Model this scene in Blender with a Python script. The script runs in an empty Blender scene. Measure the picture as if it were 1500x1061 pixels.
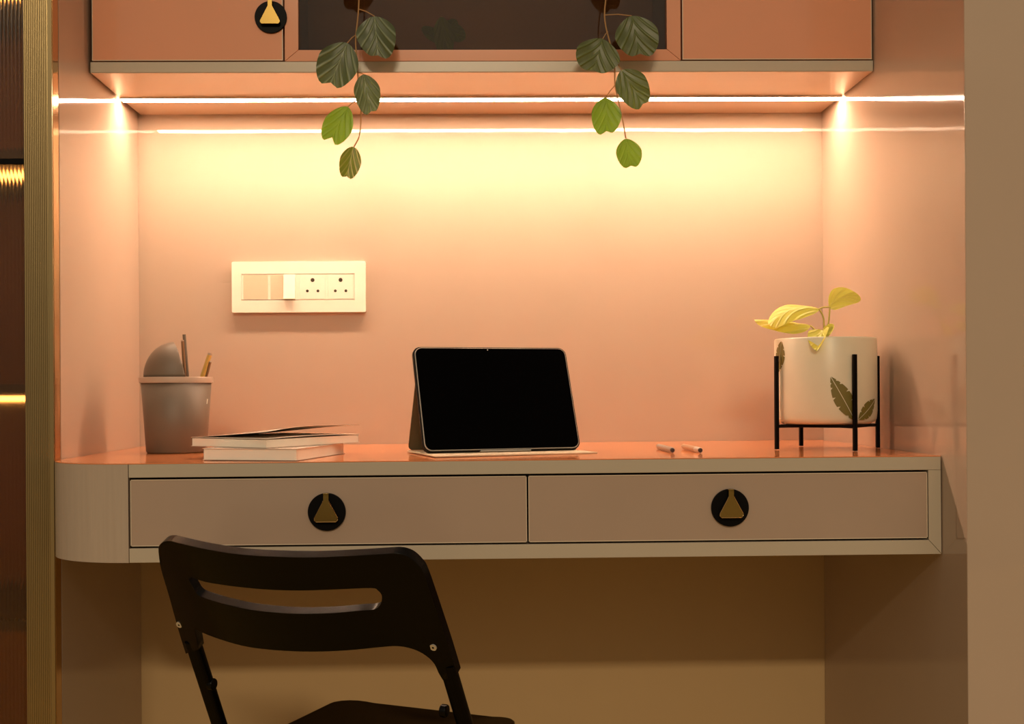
import bpy, bmesh, math, random
from mathutils import Vector, Matrix
from mathutils.geometry import delaunay_2d_cdt
random.seed(5)
PI = math.pi
S = bpy.context.scene
COL = S.collection

# ------------------------------------------------------------------ camera
EYE = Vector((0.0, -2.1, 0.861))
YAW, ROLL = 0.0135, 0.006
cam_d = bpy.data.cameras.new('camera')
cam = bpy.data.objects.new('camera', cam_d)
COL.objects.link(cam)
_F = Vector((math.sin(YAW), math.cos(YAW), 0))
_R0 = Vector((math.cos(YAW), -math.sin(YAW), 0))
_U0 = Vector((0, 0, 1))
_R = _R0 * math.cos(ROLL) - _U0 * math.sin(ROLL)
_U = _U0 * math.cos(ROLL) + _R0 * math.sin(ROLL)
m = Matrix((( _R.x, _U.x, -_F.x, EYE.x), (_R.y, _U.y, -_F.y, EYE.y), (_R.z, _U.z, -_F.z, EYE.z), (0, 0, 0, 1)))
cam.matrix_world = m
cam_d.sensor_width = 36
cam_d.lens = 1680 / 1500 * 36
cam_d.shift_x = (750 - 711.0) / 1500
cam_d.shift_y = (575 - 530.5) / 1500
cam_d.clip_start = 0.01
S.camera = cam

# ------------------------------------------------------------------ view
S.view_settings.view_transform = 'Standard'
S.view_settings.look = 'None'
S.view_settings.exposure = 0.0
S.view_settings.gamma = 1.0
S.view_settings.use_curve_mapping = False
S.cycles.use_denoising = True
S.cycles.max_bounces = 10
S.cycles.diffuse_bounces = 6
S.cycles.caustics_reflective = True
S.cycles.sample_clamp_indirect = 12

# ------------------------------------------------------------------ room ambience: dim warm room, brighter overhead
W = bpy.data.worlds.new('room_ambience')
S.world = W
W.use_nodes = True
nt = W.node_tree
nt.nodes.clear()
wo = nt.nodes.new('ShaderNodeOutputWorld')
bg = nt.nodes.new('ShaderNodeBackground')
tc = nt.nodes.new('ShaderNodeTexCoord')
sp = nt.nodes.new('ShaderNodeSeparateXYZ')
mr = nt.nodes.new('ShaderNodeMapRange')
cr = nt.nodes.new('ShaderNodeValToRGB')
nt.links.new(tc.outputs['Generated'], sp.inputs[0])
nt.links.new(sp.outputs['Z'], mr.inputs['Value'])
mr.inputs['From Min'].default_value = -1
mr.inputs['From Max'].default_value = 1
nt.links.new(mr.outputs[0], cr.inputs[0])
cr.color_ramp.elements[0].position = 0.36
cr.color_ramp.elements[0].color = (.080, .046, .008, 1)
cr.color_ramp.elements[1].position = 0.75
cr.color_ramp.elements[1].color = (.50, .41, .31, 1)
e = cr.color_ramp.elements.new(0.5)
e.color = (.26, .197, .125, 1)
ym = nt.nodes.new('ShaderNodeMapRange')          # the open room in front is brighter than the flanks
ym.inputs['From Min'].default_value = -1
ym.inputs['From Max'].default_value = 0.2
ym.inputs['To Min'].default_value = 1.42
ym.inputs['To Max'].default_value = 0.35
nt.links.new(sp.outputs['Y'], ym.inputs['Value'])
vm = nt.nodes.new('ShaderNodeVectorMath')
vm.operation = 'SCALE'
nt.links.new(cr.outputs[0], vm.inputs[0])
nt.links.new(ym.outputs[0], vm.inputs['Scale'])
nt.links.new(vm.outputs[0], bg.inputs[0])
bg.inputs[1].default_value = 0.9
nt.links.new(bg.outputs[0], wo.inputs[0])

def area_light(name, loc, target, size, size_y, power, color):
    d = bpy.data.lights.new(name, 'AREA')
    d.shape = 'RECTANGLE'
    d.size, d.size_y = size, size_y
    d.energy = power
    d.color = color
    o = bpy.data.objects.new(name, d)
    COL.objects.link(o)
    o.location = loc
    o.rotation_euler = (Vector(target) - Vector(loc)).to_track_quat('-Z', 'Y').to_euler()
    return o
# the ceiling panel of the room, four metres in front of the niche
area_light('ceiling_panel_lamp', (-0.2, -8.0, 4.50), (0, -0.3, 0.7), 1.8, 0.22, 190, (1.0, .79, .52))

LED_STRENGTH = 124.0
LED_COLOR = (1.0, .675, .455)

# ------------------------------------------------------------------ materials
def new_mat(name):
    mt = bpy.data.materials.new(name)
    mt.use_nodes = True
    return mt, mt.node_tree, mt.node_tree.nodes['Principled BSDF']

def laminate(name, col, rough=.12, ior=1.5, wave=.0, vary=.03, spec=.5, grain=None, coat=0):
    mt, t, b = new_mat(name)
    b.inputs['Roughness'].default_value = rough
    b.inputs['IOR'].default_value = ior
    b.inputs['Specular IOR Level'].default_value = spec
    b.inputs['Coat Weight'].default_value = coat
    b.inputs['Coat Roughness'].default_value = .05
    c = t.nodes.new('ShaderNodeTexCoord')
    n = t.nodes.new('ShaderNodeTexNoise')
    mp = t.nodes.new('ShaderNodeMapping')
    t.links.new(c.outputs['Object'], mp.inputs[0])
    t.links.new(mp.outputs[0], n.inputs['Vector'])
    if grain:
        mp.inputs['Scale'].default_value = grain
        n.inputs['Scale'].default_value = 6
        n.inputs['Detail'].default_value = 5
    else:
        n.inputs['Scale'].default_value = 9
        n.inputs['Detail'].default_value = 3
    mx = t.nodes.new('ShaderNodeMix')
    mx.data_type = 'RGBA'
    k = vary
    mx.inputs['A'].default_value = (col[0]*(1-k), col[1]*(1-k), col[2]*(1-k), 1)
    mx.inputs['B'].default_value = (min(1, col[0]*(1+k)), min(1, col[1]*(1+k)), min(1, col[2]*(1+k)), 1)
    t.links.new(n.outputs['Fac'], mx.inputs['Factor'])
    t.links.new(mx.outputs['Result'], b.inputs['Base Color'])
    if wave:
        w = t.nodes.new('ShaderNodeTexNoise')
        w.inputs['Scale'].default_value = 5.5
        w.inputs['Detail'].default_value = 1
        t.links.new(c.outputs['Object'], w.inputs['Vector'])
        bp = t.nodes.new('ShaderNodeBump')
        bp.inputs['Strength'].default_value = 1
        bp.inputs['Distance'].default_value = wave
        t.links.new(w.outputs['Fac'], bp.inputs['Height'])
        t.links.new(bp.outputs[0], b.inputs['Normal'])
    return mt

def plain(name, col, rough=.5, metal=0, spec=.5, vary=.04, scale=30):
    mt, t, b = new_mat(name)
    b.inputs['Roughness'].default_value = rough
    b.inputs['Metallic'].default_value = metal
    b.inputs['Specular IOR Level'].default_value = spec
    c = t.nodes.new('ShaderNodeTexCoord')
    n = t.nodes.new('ShaderNodeTexNoise')
    n.inputs['Scale'].default_value = scale
    t.links.new(c.outputs['Object'], n.inputs['Vector'])
    mx = t.nodes.new('ShaderNodeMix')
    mx.data_type = 'RGBA'
    mx.inputs['A'].default_value = tuple(v*(1-vary) for v in col) + (1,)
    mx.inputs['B'].default_value = tuple(min(1, v*(1+vary)) for v in col) + (1,)
    t.links.new(n.outputs['Fac'], mx.inputs['Factor'])
    t.links.new(mx.outputs['Result'], b.inputs['Base Color'])
    return mt

def emitter(name, col, s):
    mt, t, b = new_mat(name)
    b.inputs['Base Color'].default_value = (.8, .75, .65, 1)
    b.inputs['Emission Color'].default_value = col + (1,)
    b.inputs['Emission Strength'].default_value = s
    return mt

M = {}
M['wall'] = laminate('beige_gloss_laminate', (.46, .355, .275), .05, wave=.0009)
M['under'] = laminate('underside_laminate', (.66, .48, .34), .12)
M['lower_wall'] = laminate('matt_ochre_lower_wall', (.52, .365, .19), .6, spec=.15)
M['face'] = laminate('grey_beige_edge_laminate', (.47, .41, .325), .25)
M['drawer'] = laminate('taupe_drawer_laminate', (.40, .30, .235), .17, vary=.05)
M['curved'] = laminate('fine_grained_beige_laminate', (.43, .35, .28), .16, vary=.09, grain=(26, 26, 1.2))
M['terra'] = laminate('terracotta_gloss_laminate', (.68, .31, .185), .12)
M['terra_top'] = laminate('terracotta_desk_laminate', (.66, .23, .085), .10)
M['edge_line'] = laminate('pale_edge_banding', (.62, .52, .40), .3)
M['dark_in'] = plain('dark_brown_board', (.05, .026, .012), .5)
M['floor'] = laminate('ochre_bounce_floor', (.66, .41, .07), .3)  # unseen floor; ochre is set to bounce warm light under the desk
M['brass'] = plain('brushed_brass', (.34, .26, .13), .33, 1)
M['brass_pol'] = plain('polished_brass', (.62, .42, .20), .12, 1)
M['brass_tab'] = plain('antique_brass', (.27, .18, .05), .3, 1)
M['black_metal'] = plain('matt_black_metal', (.004, .0035, .0035), .4, spec=.06)
M['black_plastic'] = plain('gloss_black_plastic', (.0010, .0009, .0009), .24, spec=.15)
M['black_paint'] = plain('black_tube_paint', (.0012, .001, .001), .35, spec=.1)
M['steel'] = plain('dull_steel', (.7, .66, .6), .35, .6)
M['led'] = emitter('warm_led_diffuser', LED_COLOR, LED_STRENGTH)
M['alu'] = plain('aluminium_channel', (.7, .68, .64), .3, .8)
M['cream_plastic'] = plain('cream_switch_plastic', (.86, .82, .70), .3)
M['shaded_plastic'] = plain('shade_tan_plastic', (.70, .55, .40), .4)  # tan puts the shade of down-facing modules into the colour
M['hole'] = plain('dark_socket_hole', (.03, .022, .008), .7)
M['taupe'] = plain('taupe_soft_plastic', (.155, .118, .085), .5)
M['taupe_rim'] = plain('pale_taupe_rim_plastic', (.46, .35, .27), .45)
M['paper'] = plain('cream_paper', (.86, .79, .68), .7)
M['cover'] = plain('dull_book_cover', (.66, .55, .46), .45)
M['screen'] = plain('black_screen_glass', (.0006, .0005, .0005), .25, spec=.02)
M['case'] = plain('olive_brown_folio', (.10, .075, .035), .6)
M['case_dark'] = plain('dark_brown_folio_shell', (.012, .009, .006), .6, spec=.2)
M['flap'] = plain('pale_folio_lining', (.62, .50, .35), .7)
M['silver'] = plain('silver_tablet_rim', (.55, .50, .42), .3, .7)
M['ceramic'] = plain('cream_ceramic', (.70, .65, .50), .35)
M['print'] = plain('olive_leaf_print', (.16, .135, .025), .5)
M['soil'] = plain('dark_potting_soil', (.03, .018, .01), .9)
M['wood_pencil'] = plain('yellow_pencil_paint', (.70, .42, .10), .4)
M['wood_dark'] = plain('brown_pencil_paint', (.25, .12, .05), .4)
M['pen_grey'] = plain('grey_pen_barrel', (.35, .29, .24), .3)
M['pen_tan'] = plain('tan_pen_barrel', (.48, .30, .18), .35)
M['pen_dark'] = plain('dark_pen_cap', (.03, .018, .018), .3)
M['stem'] = plain('brown_vine_stem', (.36, .20, .07), .6)
M['stem_g'] = plain('yellow_green_stem', (.60, .52, .12), .5)

M['wled'] = emitter('warm_wardrobe_led', (1, .50, .14), 7)
M['wood_in'] = plain('brown_wardrobe_board', (.15, .055, .015), .5)

def leaf_mat(name, col, vein, contrast, transl, tcol, rough=.4, freq=7.5, vary=.1):
    mt, t, b = new_mat(name)
    b.inputs['Roughness'].default_value = rough
    uv = t.nodes.new('ShaderNodeUVMap')
    sx = t.nodes.new('ShaderNodeSeparateXYZ')
    t.links.new(uv.outputs[0], sx.inputs[0])
    def M_(op, a, bb=None):
        n = t.nodes.new('ShaderNodeMath'); n.operation = op
        for i, v in enumerate((a, bb)):
            if v is None: continue
            if isinstance(v, (int, float)): n.inputs[i].default_value = v
            else: t.links.new(v, n.inputs[i])
        return n.outputs[0]
    v = M_('SUBTRACT', sx.outputs['X'], .5)
    av = M_('ABSOLUTE', v)
    q = M_('POWER', av, .75)
    w = M_('SUBTRACT', M_('MULTIPLY', sx.outputs['Y'], 1.0), M_('MULTIPLY', q, 1.25))
    s = M_('SINE', M_('MULTIPLY', w, freq * 2.9))
    s = M_('POWER', M_('MAXIMUM', s, 0.0), 2.0)
    mid = M_('LESS_THAN', av, .012)
    if name.startswith('cream'): s = M_('MULTIPLY', s, M_('ADD', M_('MULTIPLY', M_('LESS_THAN', v, 0.0), 1.0), .22))
    fac = M_('MINIMUM', M_('ADD', M_('MULTIPLY', s, contrast), M_('MULTIPLY', mid, .5)), 1.0)
    mx = t.nodes.new('ShaderNodeMix'); mx.data_type = 'RGBA'
    mx.inputs['A'].default_value = col + (1,)
    mx.inputs['B'].default_value = vein + (1,)
    t.links.new(fac, mx.inputs['Factor'])
    t.links.new(mx.outputs['Result'], b.inputs['Base Color'])
    bp = t.nodes.new('ShaderNodeBump')
    bp.inputs['Distance'].default_value = .0012
    bp.inputs['Strength'].default_value = .8
    t.links.new(s, bp.inputs['Height'])
    t.links.new(bp.outputs[0], b.inputs['Normal'])
    tr = t.nodes.new('ShaderNodeBsdfTranslucent')
    tr.inputs[0].default_value = tcol + (1,)
    ms = t.nodes.new('ShaderNodeMixShader')
    ms.inputs[0].default_value = transl
    t.links.new(b.outputs[0], ms.inputs[1])
    t.links.new(tr.outputs[0], ms.inputs[2])
    t.links.new(ms.outputs[0], t.nodes['Material Output'].inputs[0])
    return mt
M['leaf_dark'] = leaf_mat('dark_ribbed_leaf', (.060, .085, .028), (.30, .36, .22), .55, .12, (.14, .20, .02))
M['leaf_matt'] = leaf_mat('olive_ribbed_leaf', (.075, .095, .022), (.13, .17, .05), .5, .12, (.14, .22, .02))
M['leaf_lime'] = leaf_mat('lime_leaf', (.085, .15, .008), (.12, .20, .02), .4, .28, (.16, .30, .012))
M['leaf_cream'] = leaf_mat('cream_striped_leaf', (.12, .12, .015), (.80, .60, .35), .95, .2, (.14, .22, .012))
M['leaf_yellow'] = leaf_mat('yellow_green_pothos_leaf', (.72, .72, .12), (.85, .80, .25), .4, .35, (.92, .90, .10), freq=6)

# ------------------------------------------------------------------ helpers
def props(o, label=None, cat=None, group=None, kind=None):
    for k, v in (('label', label), ('category', cat), ('group', group), ('kind', kind)):
        if v: o[k] = v
    return o

def empty(name, loc, label, cat, group=None, rz=0):
    o = bpy.data.objects.new(name, None)
    o.empty_display_size = .02
    COL.objects.link(o)
    o.location = loc
    o.rotation_euler = (0, 0, rz)
    return props(o, label, cat, group)

def obj(name, bm, mats, parent=None, smooth=False, bevel=0, seg=2, angle=35):
    me = bpy.data.meshes.new(name)
    bmesh.ops.recalc_face_normals(bm, faces=bm.faces)
    bm.to_mesh(me)
    bm.free()
    for k in (mats if isinstance(mats, (list, tuple)) else [mats]):
        me.materials.append(M[k])
    o = bpy.data.objects.new(name, me)
    COL.objects.link(o)
    if parent: o.parent = parent
    if smooth:
        for p in me.polygons: p.use_smooth = True
    if bevel:
        b = o.modifiers.new('bevel', 'BEVEL')
        b.width = bevel
        b.segments = seg
        b.limit_method = 'ANGLE'
        b.angle_limit = math.radians(angle)
        if not smooth:
            for p in me.polygons: p.use_smooth = True
        b.harden_normals = True
    return o

def BM(): return bmesh.new()

def box(bm, x0, x1, y0, y1, z0, z1):
    v = [bm.verts.new(p) for p in ((x0, y0, z0), (x1, y0, z0), (x1, y1, z0), (x0, y1, z0), (x0, y0, z1), (x1, y0, z1), (x1, y1, z1), (x0, y1, z1))]
    for f in ((0, 3, 2, 1), (4, 5, 6, 7), (0, 1, 5, 4), (1, 2, 6, 5), (2, 3, 7, 6), (3, 0, 4, 7)):
        bm.faces.new([v[i] for i in f])
    return bm

def B(*a): return box(BM(), *a)

def prism(bm, pts, a0, a1, axis='z'):
    def P(p, a):
        return (p[0], p[1], a) if axis == 'z' else ((p[0], a, p[1]) if axis == 'y' else (a, p[0], p[1]))
    lo = [bm.verts.new(P(p, a0)) for p in pts]
    hi = [bm.verts.new(P(p, a1)) for p in pts]
    n = len(pts)
    bm.faces.new(lo)
    bm.faces.new(hi[::-1])
    for i in range(n):
        bm.faces.new((lo[i], hi[i], hi[(i+1) % n], lo[(i+1) % n]))
    return bm

def tube(bm, pts, r, seg=10, cap=True):
    pts = [Vector(p) for p in pts]
    rs = r if isinstance(r, (list, tuple)) else [r]*len(pts)
    rings = []
    ref = Vector((0.13, .21, 1)).normalized()
    for i, p in enumerate(pts):
        t = (pts[min(i+1, len(pts)-1)] - pts[max(i-1, 0)]).normalized()
        if abs(t.dot(ref)) > .97: rf = Vector((1, 0, .1)).normalized()
        else: rf = ref
        a = t.cross(rf).normalized()
        b = t.cross(a)
        rings.append([bm.verts.new(p + (a*math.cos(2*PI*k/seg) + b*math.sin(2*PI*k/seg))*rs[i]) for k in range(seg)])
    for i in range(len(rings)-1):
        for k in range(seg):
            bm.faces.new((rings[i][k], rings[i][(k+1) % seg], rings[i+1][(k+1) % seg], rings[i+1][k]))
    if cap:
        bm.faces.new(rings[0][::-1])
        bm.faces.new(rings[-1])
    return bm

def lathe(bm, prof, seg=48, c=(0, 0, 0), closed=False):
    rings = []
    for r, z in prof:
        if r < 1e-6:
            rings.append([bm.verts.new((c[0], c[1], c[2]+z))])
        else:
            rings.append([bm.verts.new((c[0]+r*math.cos(2*PI*k/seg), c[1]+r*math.sin(2*PI*k/seg), c[2]+z)) for k in range(seg)])
    L = list(zip(rings[:-1], rings[1:]))
    if closed: L.append((rings[-1], rings[0]))
    for a, b in L:
        for k in range(seg):
            k2 = (k+1) % seg
            if len(a) == 1 and len(b) == 1: continue
            if len(a) == 1: bm.faces.new((a[0], b[k2], b[k]))
            elif len(b) == 1: bm.faces.new((a[k], a[k2], b[0]))
            else: bm.faces.new((a[k], a[k2], b[k2], b[k]))
    return bm

def disc(bm, c, r, y0, y1, seg=48):           # short cylinder along y
    prism(bm, [(c[0]+r*math.cos(2*PI*k/seg), c[1]+r*math.sin(2*PI*k/seg)) for k in range(seg)], y0, y1, 'y')
    return bm

def round_rect(x0, x1, z0, z1, r, n=6):
    out = []
    for cx, cz, a in ((x1-r, z1-r, 0), (x0+r, z1-r, 90), (x0+r, z0+r, 180), (x1-r, z0+r, 270)):
        for k in range(n+1):
            t = math.radians(a + 90*k/n)
            out.append((cx+r*math.cos(t), cz+r*math.sin(t)))
    return out

def catmull(pts, k=4, closed=True):
    n = len(pts)
    out = []
    rng = range(n) if closed else range(n-1)
    for i in rng:
        g = (lambda j: pts[j % n]) if closed else (lambda j: pts[max(0, min(n-1, j))])
        p0, p1, p2, p3 = (Vector(g(j)) for j in (i-1, i, i+1, i+2))
        for s in range(k):
            t = s/k
            out.append(tuple(.5*((2*p1)+(p2-p0)*t+(2*p0-5*p1+4*p2-p3)*t*t+(3*p1-p0-3*p2+p3)*t**3)))
    if not closed: out.append(tuple(pts[-1]))
    return out

def inside(p, poly):
    c = False
    n = len(poly)
    for i in range(n):
        a, b = poly[i], poly[i-1]
        if (a[1] > p[1]) != (b[1] > p[1]) and p[0] < (b[0]-a[0])*(p[1]-a[1])/(b[1]-a[1])+a[0]:
            c = not c
    return c

def plate(bm, outline, holes, fn, thick, step=.012):
    """flat outline with holes, filled, mapped by fn(a, b, offset) and given thickness"""
    vs, es = [], []
    for loop in [outline] + holes:
        s = len(vs)
        vs += [Vector((p[0], p[1])) for p in loop]
        es += [(s+i, s+(i+1) % len(loop)) for i in range(len(loop))]
    xs = [p[0] for p in outline]; ys = [p[1] for p in outline]
    x = min(xs)+step/2
    while x < max(xs):
        y = min(ys)+step/2
        while y < max(ys):
            if inside((x, y), outline) and not any(inside((x, y), h) for h in holes):
                if min((Vector((x, y))-v).length for v in vs[:sum(len(l) for l in [outline]+holes)]) > step*.45:
                    vs.append(Vector((x, y)))
            y += step
        x += step
    V, Ed, Fc, *_ = delaunay_2d_cdt(vs, es, [], 0, 1e-7)
    keep = []
    for f in Fc:
        c = sum((V[i] for i in f), Vector((0, 0)))/len(f)
        if inside(c, outline) and not any(inside(c, h) for h in holes): keep.append(f)
    lo = [bm.verts.new(fn(v.x, v.y, -thick/2)) for v in V]
    hi = [bm.verts.new(fn(v.x, v.y, thick/2)) for v in V]
    cnt = {}
    for f in keep:
        bm.faces.new([lo[i] for i in f][::-1])
        bm.faces.new([hi[i] for i in f])
        for i in range(len(f)):
            a, b = f[i], f[(i+1) % len(f)]
            cnt.setdefault((min(a, b), max(a, b)), []).append((a, b))
    for k, l in cnt.items():
        if len(l) == 1:
            a, b = l[0]
            bm.faces.new((lo[a], lo[b], hi[b], hi[a]))
    for v in [v for v in bm.verts if not v.link_faces]: bm.verts.remove(v)
    return bm

def leaf(bm, base, tip, face, W, notch=0.0, cup=.15, bend=.1, m=.42, asym=0, fold=0, p=1.6, mi=0, tippow=.5, lat=0):
    """a leaf blade from base to tip whose upper side looks along `face`"""
    base, tip, face = Vector(base), Vector(tip), Vector(face)
    L = (tip-base).length
    ax = (tip-base).normalized()
    s = ax.cross(face).normalized()
    n = s.cross(ax).normalized()
    nu, nv = 18, 16
    uvl = bm.loops.layers.uv.verify()
    G = []
    for j in range(nv+1):
        v = math.sin((-1+2*j/nv)*PI/2)
        av = abs(v)
        lo = L*m*(1-(1-av**p)**(1/p)) if av < 1 else L*m
        hi = L*(m+(1-m)*max(0, 1-av*av)**tippow) * (1+asym*v*.5) - notch*L*math.exp(-(v/.28)**2)
        if av > .999: hi = lo
        hi = max(hi, lo)
        row = []
        for i in range(nu+1):
            y = lo+(hi-lo)*i/nu
            x = v*W/2
            z = cup*W*(v*v)*(.6 if fold == 0 else 0) + fold*W*av - bend*L*(y/L)**2 + .012*W*math.sin(5*v+8*y/L)
            P = base+ax*y+s*(x*(1-.25*abs(fold)) + lat*math.sin(PI*max(0, min(1, y/L))**.85))+n*z
            row.append((bm.verts.new(P), (v*.5+.5, y/L)))
        G.append(row)
    for j in range(nv):
        for i in range(nu):
            q = [G[j][i], G[j+1][i], G[j+1][i+1], G[j][i+1]]
            try: f = bm.faces.new([a[0] for a in q])
            except ValueError: continue
            f.material_index = mi
            f.smooth = True
            for lp, a in zip(f.loops, q): lp[uvl].uv = a[1]
    bmesh.ops.remove_doubles(bm, verts=bm.verts, dist=1e-6)
    return bm

def desk_z(x): return .7682 + .003*x

# ------------------------------------------------------------------ the setting
XL, XR = -.602, .649
bm = B(-1.5, 1.5, 0, .05, 0, 2.5)
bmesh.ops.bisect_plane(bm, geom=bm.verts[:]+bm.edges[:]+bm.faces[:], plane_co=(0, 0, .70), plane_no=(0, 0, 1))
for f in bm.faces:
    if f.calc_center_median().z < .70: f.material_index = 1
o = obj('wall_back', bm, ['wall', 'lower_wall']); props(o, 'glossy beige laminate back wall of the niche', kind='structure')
o = obj('wall_left', B(XL-.018, XL, -.404, -.001, 0, 2.5), 'wall'); props(o, 'glossy beige left side wall of the niche', kind='structure')
o = obj('wall_right', B(XR, XR+.6, -.609, -.0008, 0, 2.5), 'wall', bevel=.0015); props(o, 'glossy beige right side wall with a broad front face', kind='structure')
o = obj('floor', B(-3, 3, -4.5, .05, -.05, 0), 'floor'); props(o, 'ochre floor coloured to bounce warm light', kind='structure')

# ------------------------------------------------------------------ desk
desk = empty('desk', (0, 0, .7682), 'wall-to-wall beige desk with two drawers, rounded left end and terracotta top', 'desk')
desk.rotation_euler = (0, -.003, 0)
def arc_outline(inset=0, back=-.0005):
    pts = [(.6475, back), (.6475, -.53+inset), (-.466, -.53+inset)]
    for k in range(1, 17):
        a = PI/2*k/16
        pts.append((-.466-(.134-inset)*math.sin(a), -.420-(.110-inset)*math.cos(a)))
    pts.append((-.600+inset, back))
    return pts
obj('desktop', prism(BM(), arc_outline(0), -.0012, 0), 'terra_top', desk)
H = -.1355
T = .0195
# curved end shell, from the seam to the wall
cv = []
for k in range(0, 25):
    a = PI/2*k/24
    cv.append((-.4668-.1332*math.sin(a), -.420-.110*math.cos(a)))
inner = [(-.4668-(.1332-.012)*math.sin(PI/2*k/24), -.420-(.110-.012)*math.cos(PI/2*k/24)) for k in range(25)]
bm = BM()
prism(bm, cv + [(-.600, -.40)] + [(-.588, -.40)] + inner[::-1], H, -.0013)
obj('curved_end_panel', bm, 'curved', desk)
bm = BM()
prism(bm, [(p[0]+.0003, p[1]) for p in inner] + [(-.5883, -.4), (-.5883, -.002), (-.4668, -.002)], H+.0005, H+.012)
obj('end_bottom', bm, 'curved', desk)
FY = -.53
bm = B(-.466, .6475, FY, -.001, -T, -.0013); obj('top_rail', bm, 'face', desk, bevel=.0006)
XB = .6475-.0175
bm = prism(BM(), [(-.466, H), (.6475, H), (XB, H+T), (-.466, H+T)], FY, -.001, 'y'); obj('bottom_rail', bm, 'face', desk, bevel=.0005)
bm = prism(BM(), [(.6475, H+.0006), (.6475, -T-.0002), (XB, -T-.0002), (XB, H+T+.0006)], FY, -.001, 'y'); obj('side_stile', bm, 'face', desk, bevel=.0005)
obj('inner_divider', B(-.4662, -.4648, FY+.0008, -.02, H+T, -T), 'dark_in', desk)
obj('carcass_back', B(-.464, XB, -.03, -.002, H+T, -T), 'dark_in', desk)
def drawer(x0, x1, hx):
    z0, z1 = H+T+.0028, -T-.0028
    d = obj('drawer', B(x0, x1, FY+.0006, FY+.018, z0, z1), 'drawer', desk, bevel=.0008)
    eb = BM()                                      # pale banding round the front
    w = .0011
    for a in ((x0, x1, z1-w, z1), (x0, x1, z0, z0+w), (x0, x0+w, z0, z1), (x1-w, x1, z0, z1)):
        box(eb, a[0], a[1], FY+.0001, FY+.0012, a[2], a[3])
    obj('edge_banding', eb, 'edge_line', d)
    bx = BM()
    box(bx, x0+.01, x1-.01, FY+.0182, -.06, z0+.004, z0+.01)
    for a in ((x0+.01, x0+.02), (x1-.02, x1-.01)): box(bx, a[0], a[1], FY+.0182, -.06, z0+.01, z1-.01)
    box(bx, x0+.02, x1-.02, -.07, -.06, z0+.01, z1-.01)
    obj('drawer_box', bx, 'dark_in', d)
    hz = -.0685
    hp = obj('handle_plate', disc(BM(), (hx, hz), .0258, FY-.0035, FY+.0005, 64), 'black_metal', d, bevel=.0006)
    # flask shaped pull, folded over at its neck
    nk, nb = .0037, .0163
    raw = [(-nk, .0245), (-nk, .0155), (-nk-.0012, .0125), (-nb+.0006, -.0075), (-nb+.0004, -.0105), (-nb+.0028, -.0132),
           (nb-.0028, -.0132), (nb-.0004, -.0105), (nb-.0006, -.0075), (nk+.0012, .0125), (nk, .0155), (nk, .0245)]
    bm = prism(BM(), [(hx+a, hz+b+.0005) for a, b in raw], FY-.0115, FY-.009, 'y')
    box(bm, hx-nk, hx+nk, FY-.0115, FY-.0035, hz+.0235, hz+.0260)
    obj('handle_tab', bm, 'brass_tab', d, bevel=.0005)
    rim = BM()
    rp = [(hx+a, FY-.0118, hz+b+.0005) for a, b in raw[1:-1]]
    tube(rim, rp, .00045, 6)
    obj('handle_tab_rim', rim, 'brass_pol', d)
    return d
drawer(-.4640, .0768, -.1965)
drawer(.0792, XB-.0015, .3555)

# ------------------------------------------------------------------ wall cabinet
CY = -.274
CZ = 1.3715
cab = empty('wall_cabinet', (0, 0, CZ), 'long terracotta wall cabinet with two flat doors and a dark glazed middle door', 'cabinet')
def cobj(name, bm, mat, parent=cab, **k):
    bmesh.ops.translate(bm, verts=bm.verts, vec=(0, 0, -CZ))
    return obj(name, bm, mat, parent, **k)
cobj('bottom_board', B(-.5985, .648, CY, -.0005, CZ, 1.3885), 'face', bevel=.0006)
cobj('underside_panel', B(-.597, .6465, CY+.001, -.001, CZ-.0008, CZ-.0001), 'under')
bm = BM()
box(bm, -.597, -.585, CY+.02, -.001, 1.3886, 1.80)
box(bm, .634, .6465, CY+.02, -.001, 1.3886, 1.80)
box(bm, -.298, -.2885, CY+.02, -.02, 1.3886, 1.785)
box(bm, .336, .3445, CY+.02, -.02, 1.3886, 1.785)
box(bm, -.585, .634, CY+.02, -.001, 1.785, 1.80)
box(bm, -.585, .634, -.012, -.001, 1.3886, 1.785)
cobj('carcass', bm, 'wood_in')
def door_edge(x0, x1, z0, z1, par):
    eb = BM(); w = .0011
    for a in ((x0, x1, z0, z0+w), (x0, x0+w, z0+w, z1), (x1-w, x1, z0+w, z1)):
        box(eb, a[0], a[1], CY-.0003, CY+.0009, a[2], a[3])
    cobj('edge_banding', eb, 'edge_line', par)
d1 = cobj('door', B(-.5955, -.2938, CY, CY+.018, 1.3905, 1.80), 'terra', bevel=.0006)
door_edge(-.5955, -.2938, 1.3905, 1.80, d1)
d2 = cobj('door', B(.3425, .6460, CY, CY+.018, 1.3905, 1.80), 'terra', bevel=.0006)
door_edge(.3425, .6460, 1.3905, 1.80, d2)
hx, hz = -.3123, 1.4585
cobj('handle_plate', disc(BM(), (hx, hz), .0255, CY-.0035, CY+.0002, 64), 'black_metal', d1, bevel=.0006)
raw = [(-.0037, .0245), (-.0037, .0155), (-.0157, -.0075), (-.0159, -.0105), (-.0135, -.0132), (.0135, -.0132), (.0159, -.0105), (.0157, -.0075), (.0037, .0155), (.0037, .0245)]
bm = prism(BM(), [(hx+a, hz+b) for a, b in raw], CY-.0115, CY-.009, 'y'); box(bm, hx-.0037, hx+.0037, CY-.0115, CY-.0035, hz+.0235, hz+.026)
cobj('handle_tab', bm, 'brass_tab', d1, bevel=.0005)
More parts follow.
